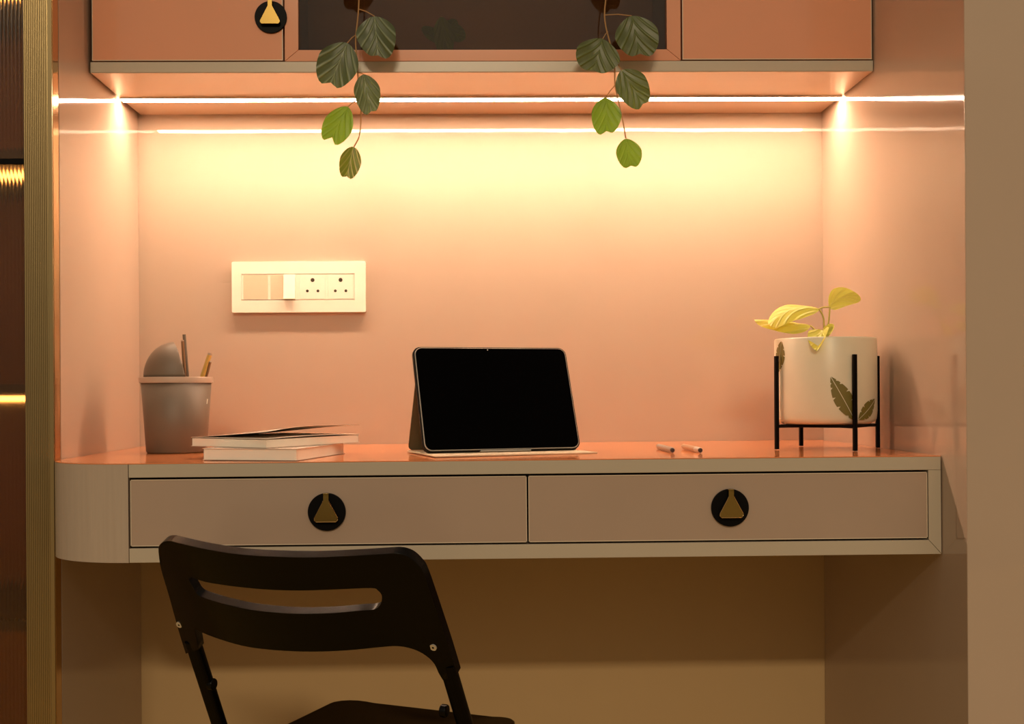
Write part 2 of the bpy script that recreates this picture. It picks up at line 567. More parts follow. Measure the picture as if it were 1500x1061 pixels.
# middle glazed door: four mitred frame members and a pane
gx0, gx1, gz0, gz1 = -.2908, .3397, 1.3890, 1.80
ix0, ix1, iz0, iz1 = -.2693, .3177, 1.4070, 1.779
gd = cobj('glass_door', prism(BM(), [(gx0+.0002, gz0), (gx1-.0002, gz0), (ix1-.0002, iz0), (ix0+.0002, iz0)], CY, CY+.018, 'y'), 'terra', bevel=.0004)
for nm, pts in (('frame_stile', [(gx0, gz0+.0004), (ix0, iz0+.0004), (ix0, iz1), (gx0, gz1)]),
                ('frame_stile', [(gx1, gz0+.0004), (ix1, iz0+.0004), (ix1, iz1), (gx1, gz1)]),
                ('frame_rail', [(gx0, gz1+.0002), (ix0, iz1+.0002), (ix1, iz1+.0002), (gx1, gz1+.0002)])):
    cobj(nm, prism(BM(), pts, CY, CY+.018, 'y'), 'terra', gd, bevel=.0004)
def glass(name, col, rough, bump=False):
    mt, t, b = new_mat(name)
    b.inputs['Base Color'].default_value = col + (1,)
    b.inputs['Roughness'].default_value = rough
    b.inputs['Transmission Weight'].default_value = 1
    b.inputs['IOR'].default_value = 1.45
    M[name] = mt
glass('smoked_glass', (.62, .48, .34), .02)
glass('bronze_reeded_glass', (.90, .66, .42), .12)
cobj('pane', B(ix0-.004, ix1+.004, CY+.008, CY+.012, iz0-.0, iz1), 'smoked_glass', gd)

# ------------------------------------------------------------------ LED strip under the cabinet
led = empty('led_strip_light', (0, -.116, CZ-.001), 'thin glowing warm LED strip under the wall cabinet', 'light')
bm = BM()
box(bm, -.5965, .6465, -.0125, -.0102, -.0032, 0)
box(bm, -.5965, .6465, .0102, .0125, -.0032, 0)
box(bm, -.5965, .6465, -.0102, .0102, -.0012, 0)
obj('channel', bm, 'alu', led)
obj('diffuser', B(-.596, .646, -.0100, .0100, -.0034, -.0013), 'led', led)

# ------------------------------------------------------------------ wardrobe with brass stile at the left
wr = empty('wardrobe', (-.9, -.2, 0), 'warmly lit wardrobe with a ribbed brass stile and reeded glass at far left', 'wardrobe')
WX, WY = .9, .2
bm = BM()
box(bm, -.38, .278, -.19, .198, .0, .02)
box(bm, -.38, .278, -.19, .198, 2.40, 2.42)
box(bm, .262, .278, -.19, .198, .02, 2.40)
box(bm, -.38, -.36, -.19, .198, .02, 2.40)
box(bm, -.36, .262, .180, .198, .02, 2.40)
obj('carcass', bm, 'wood_in', wr)
for z in (.50, .86, 1.22, 1.52):
    obj('shelf', B(-.359, .261, -.14, .179, z, z+.018), 'dark_in', wr)
for z in (.50, .86, 1.22, 1.52, 2.0):
    obj('shelf_lamp', B(-.35, .255, -.05, -.035, z-.009, z-.0005), 'wled', wr)
gxa, gxb = -1.25, -.6438
n = 110
top = []
for i in range(n*4+1):
    x = gxa+(gxb-gxa)*i/(n*4)
    top.append((x+WX, -.424+WY-.0012*abs(math.sin(PI*i/4))))
bm = BM()
prism(bm, top + [(gxb+WX, -.419+WY), (gxa+WX, -.419+WY)], .01, 2.44)
wdoor = obj('reeded_door', bm, 'bronze_reeded_glass', wr)
px0, px1, py0, py1 = -.6435, -.6025, -.432, -.4065
prof = []
nfl = 13
xa, xb = px0, px1-.0065
for i in range(nfl*6+1):
    x = xa+(xb-xa)*i/(nfl*6)
    prof.append((x, py0 + .0007 - .0007*abs(math.sin(PI*nfl*(x-xa)/(xb-xa)))**.7))
prof += [(xb+.0004, py0+.0008), (xb+.001, py0), (px1, py0), (px1, py1), (px0, py1)]
bm = BM()
prism(bm, [(p[0]+WX, p[1]+WY) for p in prof], .002, 2.45)
obj('stile', bm, 'brass', wdoor)
obj('polished_strip', B(px1+WX, px1+WX+.0004, py0+WY+.004, py1+WY, .002, 2.45), 'brass_pol', wdoor)
obj('cross_rail', B(gxa+WX, gxb+WX, -.430+WY, -.4255+WY, 1.196, 1.204), 'black_metal', wdoor)
# ------------------------------------------------------------------ socket plate
sx0, sx1, sz0, sz1 = -.4315, -.1885, 1.0085, 1.1010
sw = empty('switch_plate', ((sx0+sx1)/2, 0, (sz0+sz1)/2), 'cream wall plate with a rocker switch and two round-pin sockets', 'socket')
ox, oz = (sx0+sx1)/2, (sz0+sz1)/2
def sobj(name, bm, mat, parent=None, **k):
    bmesh.ops.translate(bm, verts=bm.verts, vec=(-ox, 0, -oz))
    return obj(name, bm, mat, parent or sw, **k)
def sxp(px): return sx0 + (px-340)*(sx1-sx0)/195
def szp(py): return sz1 - (py-384)*(sz1-sz0)/74.5
bm = plate(BM(), round_rect(sx0, sx1, sz0, sz1, .0025, 3), [[(sxp(354), szp(440.5)), (sxp(519), szp(440.5)), (sxp(519), szp(402)), (sxp(354), szp(402))]], lambda a, b, t: Vector((a, -.0055+t, b)), .0105, .03)
sobj('frame', bm, 'cream_plastic', bevel=.0012)
sobj('grid_plate', B(sxp(354)+.0003, sxp(519)-.0003, -.0098, -.0003, szp(440)+.0003, szp(402)-.0003), 'cream_plastic')
sobj('blank_module', B(sxp(357), sxp(392.5), -.0104, -.0099, szp(439), szp(404)), 'shaded_plastic', bevel=.0005)
sobj('blank_module', B(sxp(396.5), sxp(414.5), -.0104, -.0099, szp(439), szp(404)), 'shaded_plastic', bevel=.0005)
bm = prism(BM(), [(-.0099, szp(402.5)), (-.0112, szp(402.5)), (-.0175, szp(439)), (-.0099, szp(439))], sxp(415.5), sxp(432.5), 'x')
sobj('rocker', bm, 'cream_plastic', bevel=.0005)
for x0, x1 in ((439.5, 476), (480, 517)):
    m_ = sobj('socket_module', B(sxp(x0), sxp(x1), -.0106, -.0099, szp(439), szp(403.5)), 'cream_plastic', bevel=.0004)
    cx = (x0+x1)/2
    for dx, y, r in ((0, 411.2, .0036), (-7.7, 427.2, .0026), (7.7, 427.2, .0026)):
        sobj('pin_hole', disc(BM(), (sxp(cx+dx), szp(y)), r, -.0109, -.0101, 20), 'hole', m_)

# ------------------------------------------------------------------ pencil cup shaped like a lidded bin
cx, cy = -.4755, -.235
cz = desk_z(cx)+.0003
cup = empty('pencil_cup', (cx, cy, cz), 'taupe bin-shaped pencil cup with a half-open domed lid', 'pencil cup')
Hc, Rb, Rt = .1215, .0478, .0560
bm = lathe(BM(), [(0, 0), (Rb-.002, 0), (Rb, .002), (Rt, Hc-.003), (Rt-.0022, Hc-.003), (Rb-.0022, .004), (0, .004)], 72)
obj('body', bm, 'taupe', cup, smooth=True)
bm = lathe(BM(), [(Rt+.0020, Hc-.0095), (Rt+.0026, Hc-.001), (Rt+.002, Hc), (Rt-.0015, Hc), (Rt-.0015, Hc-.0095)], 72, closed=True)
obj('rim', bm, 'taupe_rim', cup, bevel=.0004)
obj('pale_spot', tube(BM(), [(Rt-.0045, -.012, .078), (Rt-.0035, -.012, .086)], .0012, 8), 'cream_plastic', cup)  # small pale raised spot on the right of the cup
# domed lid, cut on the right where the pencils come out
bm = BM()
Rd = .0515
Hd = .057
seg, st_ = 72, 20
for rr, off in ((Rd, 0),):
    rows = []
    for i in range(st_+1):
        a = PI/2*i/st_
        r_, z_ = rr*math.cos(a)**.92 if i < st_ else 0, Hd*math.sin(a)
        if i == st_: rows.append([bm.verts.new((0, 0, Hc+z_))])
        else: rows.append([bm.verts.new((r_*math.cos(2*PI*k/seg), r_*math.sin(2*PI*k/seg), Hc+z_)) for k in range(seg)])
    for i in range(st_):
        for k in range(seg):
            k2 = (k+1) % seg
            if i == st_-1: bm.faces.new((rows[i][k], rows[i][k2], rows[i+1][0]))
            else: bm.faces.new((rows[i][k], rows[i][k2], rows[i+1][k2], rows[i+1][k]))
bmesh.ops.bisect_plane(bm, geom=bm.verts[:]+bm.edges[:]+bm.faces[:], plane_co=(.008, 0, Hc), plane_no=Vector((1, .40, .24)).normalized(), clear_outer=True)
ld = obj('domed_lid', bm, 'taupe', cup, smooth=True)
sd = ld.modifiers.new('shell', 'SOLIDIFY'); sd.thickness = .0025; sd.offset = -1
def stick(name, label, cat, p0, p1, r, mat, tipmat=None, tip=.0, hexa=False, group=None, parts=()):
    p0, p1 = Vector(p0), Vector(p1)
    e_ = empty(name, p0, label, cat, group)
    d = p1-p0
    obj('barrel', tube(BM(), [(0, 0, 0), d*.5, d], r, 6 if hexa else 12), mat, e_, bevel=0)
    if tipmat: obj('end_cap', tube(BM(), [d, d*(1+tip)], r*.98, 6 if hexa else 12), tipmat, e_)
    return e_
zb = cz+.0075
stick('pencil', 'thin brown pencil leaning at the lid edge of the cup', 'pencil', (-.448, -.258, zb), (-.4585, -.262, .9455), .0024, 'wood_dark', 'taupe_rim', .012)
stick('pencil', 'thick yellow pencil leaning right out of the cup', 'pencil', (-.474, -.228, zb), (-.4245, -.222, .9245), .0040, 'wood_pencil', 'taupe_rim', .02, True)
stick('pencil', 'short dark brown pencil at the right edge of the cup', 'pencil', (-.462, -.214, zb), (-.4215, -.232, .9125), .0021, 'wood_dark', 'taupe_rim', .012)
stick('pencil', 'brown pencil whose tip shows above the dome behind it', 'pencil', (-.4585, -.196, zb), (-.4735, -.1905, .9600), .0028, 'taupe', None)

# ------------------------------------------------------------------ books
def book(name, label, corner, ang, w, l, t, z, cat, open_cover=False):
    e_ = empty(name, (corner[0], corner[1], z), label, cat, rz=0)
    c, s = math.cos(ang), math.sin(ang)
    def P(a, b, h): return Vector((-a*c + b*s, a*s + b*c, h))     # a: towards the left end, b: towards the right rear
    def slab(a0, a1, b0, b1, h0, h1):
        bm = BM()
        vs = [bm.verts.new(P(*q)) for q in ((a0, b0, h0), (a1, b0, h0), (a1, b1, h0), (a0, b1, h0), (a0, b0, h1), (a1, b0, h1), (a1, b1, h1), (a0, b1, h1))]
        for f in ((0, 3, 2, 1), (4, 5, 6, 7), (0, 1, 5, 4), (1, 2, 6, 5), (2, 3, 7, 6), (3, 0, 4, 7)): bm.faces.new([vs[i] for i in f])
        return bm
    obj('back_cover', slab(0, w, 0, l, 0, .0008), 'cover', e_)
    obj('page_block', slab(.0015, w-.001, .0015, l-.0015, .0009, t-.0009), 'paper', e_)
    if not open_cover:
        obj('front_cover', slab(0, w, 0, l, t-.0008, t), 'cover', e_)
    else:
        # spine at the left end; the leaves fan up towards the free edge
        for q, (lift, d) in enumerate(((.0022, 0), (.0160, .001))):
            bm = BM()
            n1, n2 = 14, 14
            def top(u, v):
                a = w*(1-u); b = l*v
                h = t+.0004*q + lift*(u**1.1)*(.35+.65*math.sin(PI*min(1, v*.75+.12))) + (.008 if q else .001)*max(0, v-.6)**1.5*2.2
                if q == 0: h = t + .0014*u*math.sin(PI*v)+.0002
                return P(a, b, h)
            g = [[(bm.verts.new(top(i/n1, j/n2)), bm.verts.new(top(i/n1, j/n2)+Vector((0, 0, .0006)))) for j in range(n2+1)] for i in range(n1+1)]
            for i in range(n1):
                for j in range(n2):
                    for k in (0, 1): bm.faces.new([g[i][j][k], g[i+1][j][k], g[i+1][j+1][k], g[i][j+1][k]])
            for i in range(n1):
                for j in (0, n2): bm.faces.new([g[i][j][0], g[i+1][j][0], g[i+1][j][1], g[i][j][1]])
            for j in range(n2):
                for i in (0, n1): bm.faces.new([g[i][j][0], g[i][j+1][0], g[i][j+1][1], g[i][j][1]])
            obj('page_leaf' if q == 0 else 'front_cover', bm, 'paper' if q == 0 else 'cover', e_, smooth=True)
    return e_
zb1 = desk_z(-.38)+.0009
book('book', 'thick cream paperback lying flat under the magazine', (-.2395, -.512), math.radians(14), .142, .19, .0165, zb1, 'book')
book('magazine', 'thin cream magazine with its cover lifting, on top of the paperback', (-.2835, -.500), math.radians(33), .148, .207, .0125, zb1+.0170, 'magazine', True)

# ------------------------------------------------------------------ tablet on its folio
phi = math.radians(17)
tz = desk_z(0)+.0006
tab = empty('tablet', (-.0495, -.465, tz), 'black-screened tablet propped open on a brown folio cover', 'tablet', rz=phi)
Wt, Ht, Tt = .246, .167, .0075
tilt = math.radians(22)
y0 = .058
def rot_pts(bm):
    bmesh.ops.rotate(bm, verts=bm.verts, cent=(0, 0, 0), matrix=Matrix.Rotation(-tilt, 3, 'X'))
    bmesh.ops.translate(bm, verts=bm.verts, vec=(0, y0, .0062))
    return bm
obj('base_flap', prism(BM(), [(-.001, 0), (.250, 0), (.250, .165), (-.001, .165)], 0, .0022), 'flap', tab, bevel=.0006)
bm = plate(BM(), round_rect(-.0022, Wt+.0022, -.0012, Ht+.0022, .0125), [], lambda a, b, t: Vector((a, .0054+t, b)), .0070, .04)
shell = obj('case_shell', rot_pts(bm), 'case_dark', tab, bevel=.0012)
bm = plate(BM(), round_rect(0, Wt, 0, Ht, .0115), [], lambda a, b, t: Vector((a, .0015+t, b)), .0036, .04)
obj('body_rim', rot_pts(bm), 'silver', tab, bevel=.0009)
bm = plate(BM(), round_rect(.0012, Wt-.0012, .0012, Ht-.0012, .0105), [], lambda a, b, t: Vector((a, -.0008+t, b)), .0009, .04)
scr = obj('screen', rot_pts(bm), 'screen', tab)
bm = disc(BM(), (Wt*.475, Ht-.0038), .0009, -.0019, -.0012, 12)
obj('camera_lens', rot_pts(bm), 'steel', scr)
bm = BM()
box(bm, .085, .165, -.0022, .004, -.0032, -.0016)
obj('cover_clip', rot_pts(bm), 'silver', tab)
# stand panel: from the rear hinge up to the back of the tablet
hy, hz_ = .163, .003
s_ = .118
ty, tz2 = y0 + s_*math.sin(tilt) + .0105*math.cos(tilt), .0062 + s_*math.cos(tilt)-.0105*math.sin(tilt)
bm = BM()
Lp = math.hypot(ty-hy, tz2-hz_)
d = Vector((0, ty-hy, tz2-hz_)).normalized(); nrm = Vector((0, d.z, -d.y))
bm = plate(bm, round_rect(.0, Wt, 0, Lp, .008), [], lambda a, b, t: Vector((a, hy, hz_))+d*b+nrm*t, .0025, .04)
obj('stand_panel', bm, 'case', tab, bevel=.0006)

# ------------------------------------------------------------------ loose pens on the desk
def pen(label, x, y, yf, xf, r, mats, capm, tipm):
    z = desk_z(x)+r+.0004
    e_ = empty('pen', (x, y, z-r), label, 'pen', 'pens lying on the desk')
    d = Vector((xf-x, yf-y, 0)); u = d.normalized()
    o_ = Vector((0, 0, r))
    obj('barrel', tube(BM(), [o_+d*.22, o_+d*.86, o_+d*.90], [r, r*.95, r*.8], 20), mats, e_, smooth=False)
    obj('cap', tube(BM(), [o_, o_+d*.02, o_+d*.2195], [r*.9, r*1.0, r*1.0], 20), capm, e_)
    obj('button', tube(BM(), [o_-u*.0015, o_-u*.0001], [r*.6, r*.85], 16), 'pen_dark', e_)
    obj('nib', tube(BM(), [o_+d*.901, o_+d*.97, o_+d], [r*.72, r*.45, r*.2], 14), tipm, e_)
pen('grey pen with dark ends, nearer to the tablet', .3005, -.400, -.262, .3005-.001, .0041, 'pen_grey', 'pen_grey', 'pen_dark')
pen('tan pen with a grey capped end, right of the other pen', .3395, -.412, -.272, .3395-.002, .0041, 'pen_tan', 'steel', 'pen_tan')

# ------------------------------------------------------------------ planter stand, pot and pothos
px_, py_ = .5545, -.318
pz = desk_z(px_)+.0006
stand = empty('plant_stand', (px_, py_, pz), 'black wire stand with four legs holding the cream pot', 'plant stand')
LG = {}
for a, lab in ((math.radians(-77), 0), (math.radians(3), 0), (math.radians(100), 0), (math.radians(193), 0)):
    x, y = .0835*math.cos(a), .0835*math.sin(a)
    bm = BM()
    bmesh.ops.create_cube(bm, size=1)
    bmesh.ops.scale(bm, verts=bm.verts, vec=(.0058, .0058, .1440))
    bmesh.ops.rotate(bm, verts=bm.verts, cent=(0, 0, 0), matrix=Matrix.Rotation(a, 3, 'Z'))
    bmesh.ops.translate(bm, verts=bm.verts, vec=(x, y, .0720))
    obj('leg', bm, 'black_metal', stand, bevel=.0008)
LA = [math.radians(q) for q in (-77, 3, 100, 193)]
bm = BM()
for i, j in ((0, 2), (1, 3)):
    tube(bm, [(.0805*math.cos(LA[i]), .0805*math.sin(LA[i]), .0355), (.0805*math.cos(LA[j]), .0805*math.sin(LA[j]), .0355)], .0024, 8)
obj('cross_bar', bm, 'black_metal', stand)
for i in range(4):
    j = (i+1) % 4
    obj('rail', tube(BM(), [(.0815*math.cos(LA[i]), .0815*math.sin(LA[i]), .0360), (.0815*math.cos(LA[j]), .0815*math.sin(LA[j]), .0360)], .0020, 8), 'black_metal', stand)
pot = empty('potted_pothos', (px_, py_, pz+.0390), 'yellow-green pothos in a cream ceramic pot printed with olive leaves', 'potted plant')
Hp, Rp = .1320, .0770
bm = lathe(BM(), [(0, 0), (Rp-.010, 0), (Rp-.003, .003), (Rp-.001, .009), (Rp, .02), (Rp, Hp-.002), (Rp-.001, Hp), (Rp-.005, Hp), (Rp-.006, Hp-.003), (Rp-.006, .01), (0, .008)], 96)
for f in bm.faces: f.smooth = True
# printed leaves, a hair proud of the glaze
def print_leaf(base, tip, wid, teeth, seed=0, trunc=None):
    base, tip = Vector(base), Vector(tip)
    ax = (tip-base); L = ax.length; ax.normalize(); nn = Vector((-ax.y, ax.x))
    for side in (1, -1):
        pl = []
        N = 40
        g = []
        for i in range(N+1):
            t = i/N
            wv = wid*(math.sin(PI*(t**.8))**.8)
            ph = (t*teeth) % 1
            cut = 1 - (.33 if ph > .86 else 0)
            if t < .03: cut = 1
            mid = .0005
            g.append((base+ax*L*t+nn*side*mid, base+ax*(L*t + (.10*L*wv/wid if True else 0)*(1-t))+nn*side*max(mid, wv*cut)))
        for i in range(N):
            q = [g[i][0], g[i+1][0], g[i+1][1], g[i][1]]
            K = 4
            for k in range(K):
                a0, a1 = k/K, (k+1)/K
                P4 = [q[0].lerp(q[3], a0), q[1].lerp(q[2], a0), q[1].lerp(q[2], a1), q[0].lerp(q[3], a1)]
                vv = []
                for p_ in P4:
                    th = -PI/2 + p_.x/Rp
                    vv.append(bm.verts.new(((Rp+.0003)*math.cos(th), (Rp+.0003)*math.sin(th), p_.y)))
                try:
                    f = bm.faces.new(vv); f.material_index = 1; f.smooth = True
                except ValueError: pass
def arcx(px):        # px across the pot to arc length from the front line
    u = max(-1, min(1, ((px-1206)/72.5)))
    return (math.asin(u)-.30)*Rp if False else (math.asin(u)-.31)*Rp
def potz(py): return (621-py)*.001055
print_leaf((arcx(1246), potz(615)), (arcx(1214), potz(553)), .0145, 9)
print_leaf((arcx(1251), potz(614)), (arcx(1274), potz(585)), .0115, 6)
print_leaf((arcx(1146), potz(500)), (arcx(1139.5), potz(548)), .0150, 6)
obj('pot', bm, ['ceramic', 'print'], pot)
obj('soil', lathe(BM(), [(0, Hp-.012), (Rp-.0066, Hp-.014), (Rp-.0066, Hp-.03), (0, Hp-.03)], 40), 'soil', pot)
def PP(x, z, dy=0): return Vector((x-px_, dy, z-(pz+.0390)))
def pleaf(base, tip, face, Wd, **k):
    return obj('leaf', leaf(BM(), base, tip, face, Wd, **k), 'leaf_yellow', pot)
pleaf(PP(.5620, .990, 0), PP(.6090, 1.0085, -.004), (-.2, -.85, .4), .036, cup=.15, bend=.10, m=.42, p=1.9, asym=.0, lat=-.009)
pleaf(PP(.5465, .9885, .004), PP(.4640, .9605, -.014), (-.1, -.62, .8), .044, cup=-.2, bend=-.02, m=.38, fold=-.12, lat=.020)
pleaf(PP(.5350, .963, .012), PP(.4440, .9680, .004), (-.05, -.50, .85), .046, cup=-.2, bend=-.04, m=.36, fold=-.15, lat=.003)
pleaf(PP(.5420, .9530, -.030), PP(.5150, .9265, -.082), (-.3, -.25, .9), .034, cup=.35, bend=.12, m=.40, fold=.35)
pleaf(PP(.5500, .9430, -.006), PP(.5640, .9640, -.010), (-.3, -.8, .3), .016, cup=.3, bend=.1, fold=.3)
sb = Hp-.016
stems = [[(PP(.556, .925).x, .0, sb), PP(.5580, .950), PP(.5610, .975), PP(.5625, .991)],
         [(PP(.552, .925).x, .004, sb), PP(.5540, .950, .003), PP(.5530, .975, .003), PP(.5465, .9885, .004)],
         [(PP(.549, .925).x, .006, sb), PP(.5480, .945, .008), PP(.5420, .956, .01), PP(.5350, .963, .012)],
         [(PP(.551, .925).x, -.008, sb), PP(.5510, .944, -.012), PP(.5470, .950, -.022), PP(.5420, .953, -.030)],
         [PP(.5465, .9885, .004), PP(.554, .991, .002), PP(.5625, .991, 0)]]
for s in stems:
    obj('stem', tube(BM(), catmull([tuple(p) for p in s], 5, False), .0013, 7), 'stem_g', pot)

# ------------------------------------------------------------------ trailing plants on top of the cabinet
def vine(px, label, leaves, stem_pts, twigs):
    top = 1.8005
    e_ = empty('trailing_plant', (px, -.15, top), label, 'hanging plant')
    def L(p): return Vector((p[0]-px, p[1]+.15, p[2]-top))
    bm = lathe(BM(), [(0, 0), (.042, 0), (.055, .09), (.055, .1), (.050, .1), (.047, .085), (0, .084)], 40)
    obj('pot', bm, 'black_paint', e_, smooth=True)
    full = [(px, -.15, top+.084), (px, -.17, top+.125), (px+.002, -.24, top+.12), (px, -.298, top+.05), (px+.004, -.305, 1.70), (px-.004, -.308, 1.60), (px+.003, -.31, 1.52)] + stem_pts
    obj('stem', tube(BM(), catmull([tuple(L(p)) for p in full], 6, False), .0011, 8), 'stem', e_)
    for a, b in twigs:
        obj('leaf_stalk', tube(BM(), [L(a), (L(a)+L(b))*.5+Vector((0, -.002, .001)), L(b)], .0008, 6), 'stem', e_)
    for (b, t, face, Wd, mat, kw) in leaves:
        lf = obj('leaf', leaf(BM(), L(b), L(t), face, Wd, **kw), mat, e_)
        props(lf, {'leaf_lime': 'bright lime leaf', 'leaf_cream': 'cream-striped leaf', 'leaf_dark': 'dark ribbed leaf', 'leaf_matt': 'olive ribbed leaf'}[mat])
    return e_
Y = -.31
vine(-.172, 'trailing vine with a lime and a cream-striped leaf, hanging left over the dark glass door',
     [((-.1872, Y-.004, 1.4058), (-.2165, Y-.012, 1.3350), (.10, -1, .12), .0640, 'leaf_dark', dict(notch=.13, cup=.16, bend=.10, m=.46, asym=.10)),
      ((-.1450, Y-.002, 1.4480), (-.1395, Y-.010, 1.3805), (-.05, -1, .2), .0620, 'leaf_dark', dict(notch=.10, cup=.14, bend=.12, m=.42, asym=-.25)),
      ((-.1630, Y, 1.3580), (-.1490, Y-.010, 1.2930), (.1, -1, -.05), .0410, 'leaf_dark', dict(notch=.10, cup=.16, bend=.05, m=.42, asym=.18)),
      ((-.1872, Y, 1.3075), (-.2180, Y-.004, 1.2475), (.15, -1, .0), .0455, 'leaf_lime', dict(notch=.20, cup=.1, bend=.04, m=.5, asym=.06)),
      ((-.1790, Y, 1.2450), (-.1905, Y-.006, 1.1920), (.2, -1, .0), .0350, 'leaf_cream', dict(notch=.12, cup=.1, bend=.04, m=.45, fold=.18)),
      ((-.168, Y+.004, 1.540), (-.190, Y-.01, 1.485), (.1, -1, .2), .050, 'leaf_dark', dict(notch=.12)),
      ((-.165, Y+.004, 1.640), (-.138, Y-.01, 1.585), (-.1, -1, .2), .050, 'leaf_matt', dict(notch=.12))],
     [(-.1700, Y, 1.4600), (-.1745, Y, 1.4150), (-.1735, Y, 1.3850), (-.1715, Y, 1.3560), (-.1688, Y, 1.3250), (-.1672, Y, 1.2980), (-.1695, Y, 1.2640), (-.1785, Y, 1.2450)],
     [((-.1735, Y, 1.4200), (-.1872, Y-.004, 1.4058)), ((-.1700, Y, 1.4600), (-.1450, Y-.002, 1.4480)), ((-.1717, Y, 1.3600), (-.1630, Y, 1.3580)),
      ((-.1690, Y, 1.3200), (-.1872, Y, 1.3075)), ((.003-.172, Y, 1.52), (-.168, Y+.004, 1.540)), ((-.172, Y+.004, 1.64), (-.165, Y+.004, 1.640))])
vine(.2180, 'trailing vine with two lime lower leaves, hanging near the right end of the glass door',
     [((.2105, Y-.004, 1.4115), (.1945, Y-.012, 1.3570), (.05, -1, .12), .0700, 'leaf_matt', dict(notch=.08, cup=.12, bend=.08, m=.50, asym=.12)),
      ((.2560, Y-.002, 1.4480), (.2700, Y-.010, 1.3800), (-.05, -1, .15), .0680, 'leaf_matt', dict(notch=.12, cup=.12, bend=.08, m=.46, asym=-.2)),
      ((.2400, Y, 1.3640), (.2760, Y-.006, 1.3040), (-.1, -1, .0), .0500, 'leaf_matt', dict(notch=.10, cup=.12, bend=.04, m=.40, asym=.1)),
      ((.2150, Y, 1.3210), (.2160, Y-.005, 1.2600), (.1, -1, .0), .0480, 'leaf_lime', dict(notch=.13, cup=.1, bend=.05, m=.45, asym=.15)),
      ((.2465, Y, 1.2565), (.2545, Y-.004, 1.2080), (.1, -1, .0), .0415, 'leaf_lime', dict(notch=.12, cup=.1, bend=.04, m=.45)),
      ((.2150, Y+.004, 1.540), (.238, Y-.01, 1.485), (.1, -1, .2), .050, 'leaf_matt', dict(notch=.12)),
      ((.2150, Y+.004, 1.640), (.190, Y-.01, 1.585), (-.1, -1, .2), .050, 'leaf_matt', dict(notch=.12))],
     [(.2140, Y, 1.4500), (.2225, Y, 1.4050), (.2290, Y, 1.3780), (.2300, Y, 1.3400), (.2370, Y, 1.3050), (.2425, Y, 1.2800), (.2462, Y, 1.2570)],
     [((.2190, Y, 1.4240), (.2105, Y-.004, 1.4115)), ((.2140, Y, 1.4500), (.2560, Y-.002, 1.4480)), ((.2290, Y, 1.3780), (.2400, Y, 1.3640)),
      ((.2300, Y, 1.3400), (.2150, Y, 1.3210)), ((.221, Y, 1.52), (.2150, Y+.004, 1.540)), ((.218, Y+.004, 1.64), (.2150, Y+.004, 1.640))])
# a plant standing inside the glazed cabinet
ip = empty('leafy_plant', (-.045, -.13, 1.3888), 'dark leafy plant glimpsed behind the dark glass between the two vines', 'potted plant')
obj('pot', lathe(BM(), [(0, 0), (.022, 0), (.027, .05), (.024, .05), (.022, .044), (0, .044)], 32), 'black_paint', ip, smooth=True)
for (t, bpt, f) in (((.010, -.105, .018), (.002, -.09, .088), (0, -1, .1)), ((.037, -.09, .05), (.008, -.07, .08), (.1, -1, .3)), ((-.03, .02, .11), (0, 0, .07), (0, -.6, .8)), ((.02, .04, .13), (0, 0, .07), (0, -.6, .8))):
    obj('leaf', leaf(BM(), bpt, t, f, .034, notch=.0, cup=.1, bend=.05, p=1.5), 'leaf_lime', ip)
    obj('leaf_stalk', tube(BM(), [(0, 0, .04), ((bpt[0])*.5, bpt[1]*.4, .085), bpt], .001, 6), 'stem', ip)

# ------------------------------------------------------------------ folding chair
psi, tau = math.radians(24), math.radians(28)
CO = Vector((-.36995, -.63, .57080))
cu = Vector((math.cos(psi), -math.sin(psi), 0))
cvv = Vector((math.sin(psi)*math.sin(tau), math.cos(psi)*math.sin(tau), -math.cos(tau)))
cbk = -Vector((math.sin(psi), math.cos(psi), 0))
cn = cu.cross(cvv).normalized()
if cn.dot(cbk) < 0: cn = -cn
CW = .36
fwd = Vector((math.sin(psi), math.cos(psi), 0))
chair_loc = Vector((CO.x, CO.y, 0)) + cu*.18 + fwd*.18
chair = empty('folding_chair', (chair_loc.x, chair_loc.y, 0), 'glossy black folding chair with slotted curved backrest in front of the desk', 'chair')
def CL(p): return p - chair_loc
def back(a, b, t):
    q = (a-CW/2)/(CW/2)
    return CL(CO + cu*a - cvv*b + cbk*(.04*(1-q*q)) + cn*t)
OUT = [(0.0191, 0.1152), (0.025, 0.1239), (0.0377, 0.1313), (0.0516, 0.1342), (0.0644, 0.1335), (0.112, 0.1286), (0.1639, 0.1248), (0.2111, 0.1247), (0.2544, 0.1255), (0.2951, 0.1283), (0.3335, 0.1313), (0.3485, 0.1322), (0.3593, 0.1275), (0.3666, 0.1159), (0.37, 0.1014), (0.3732, 0.0485), (0.3757, -0.0028), (0.3768, -0.0409)]
OUT2 = [(0.3606, -0.0488), (0.358, -0.0375), (0.3557, -0.0232), (0.3489, -0.011), (0.3382, -0.0024), (0.3235, 0.002), (0.3051, 0.0007), (0.2625, -0.0059), (0.2171, -0.0109), (0.168, -0.0136), (0.1247, -0.0138), (0.0872, -0.0099), (0.0538, -0.0047), (0.035, -0.0005)]
OUT3 = [(0.0326, -0.0139), (0.0264, -0.0349)]
OUT4 = [(-0.0125, -0.0507), (-0.0076, -0.0131), (0.0027, 0.0443), (0.0092, 0.0883), (0.0191, 0.1152)]
SLOT = [(0.0643, 0.0828), (0.0914, 0.0794), (0.1295, 0.0778), (0.1807, 0.077), (0.2273, 0.0784), (0.2705, 0.0818), (0.3108, 0.0846), (0.3176, 0.0812), (0.3201, 0.0738), (0.316, 0.062), (0.308, 0.0549), (0.2901, 0.0526), (0.2624, 0.0487), (0.2329, 0.0458), (0.2019, 0.0442), (0.1529, 0.0449), (0.1185, 0.0483), (0.0883, 0.0527), (0.0705, 0.0571), (0.0654, 0.0682)]
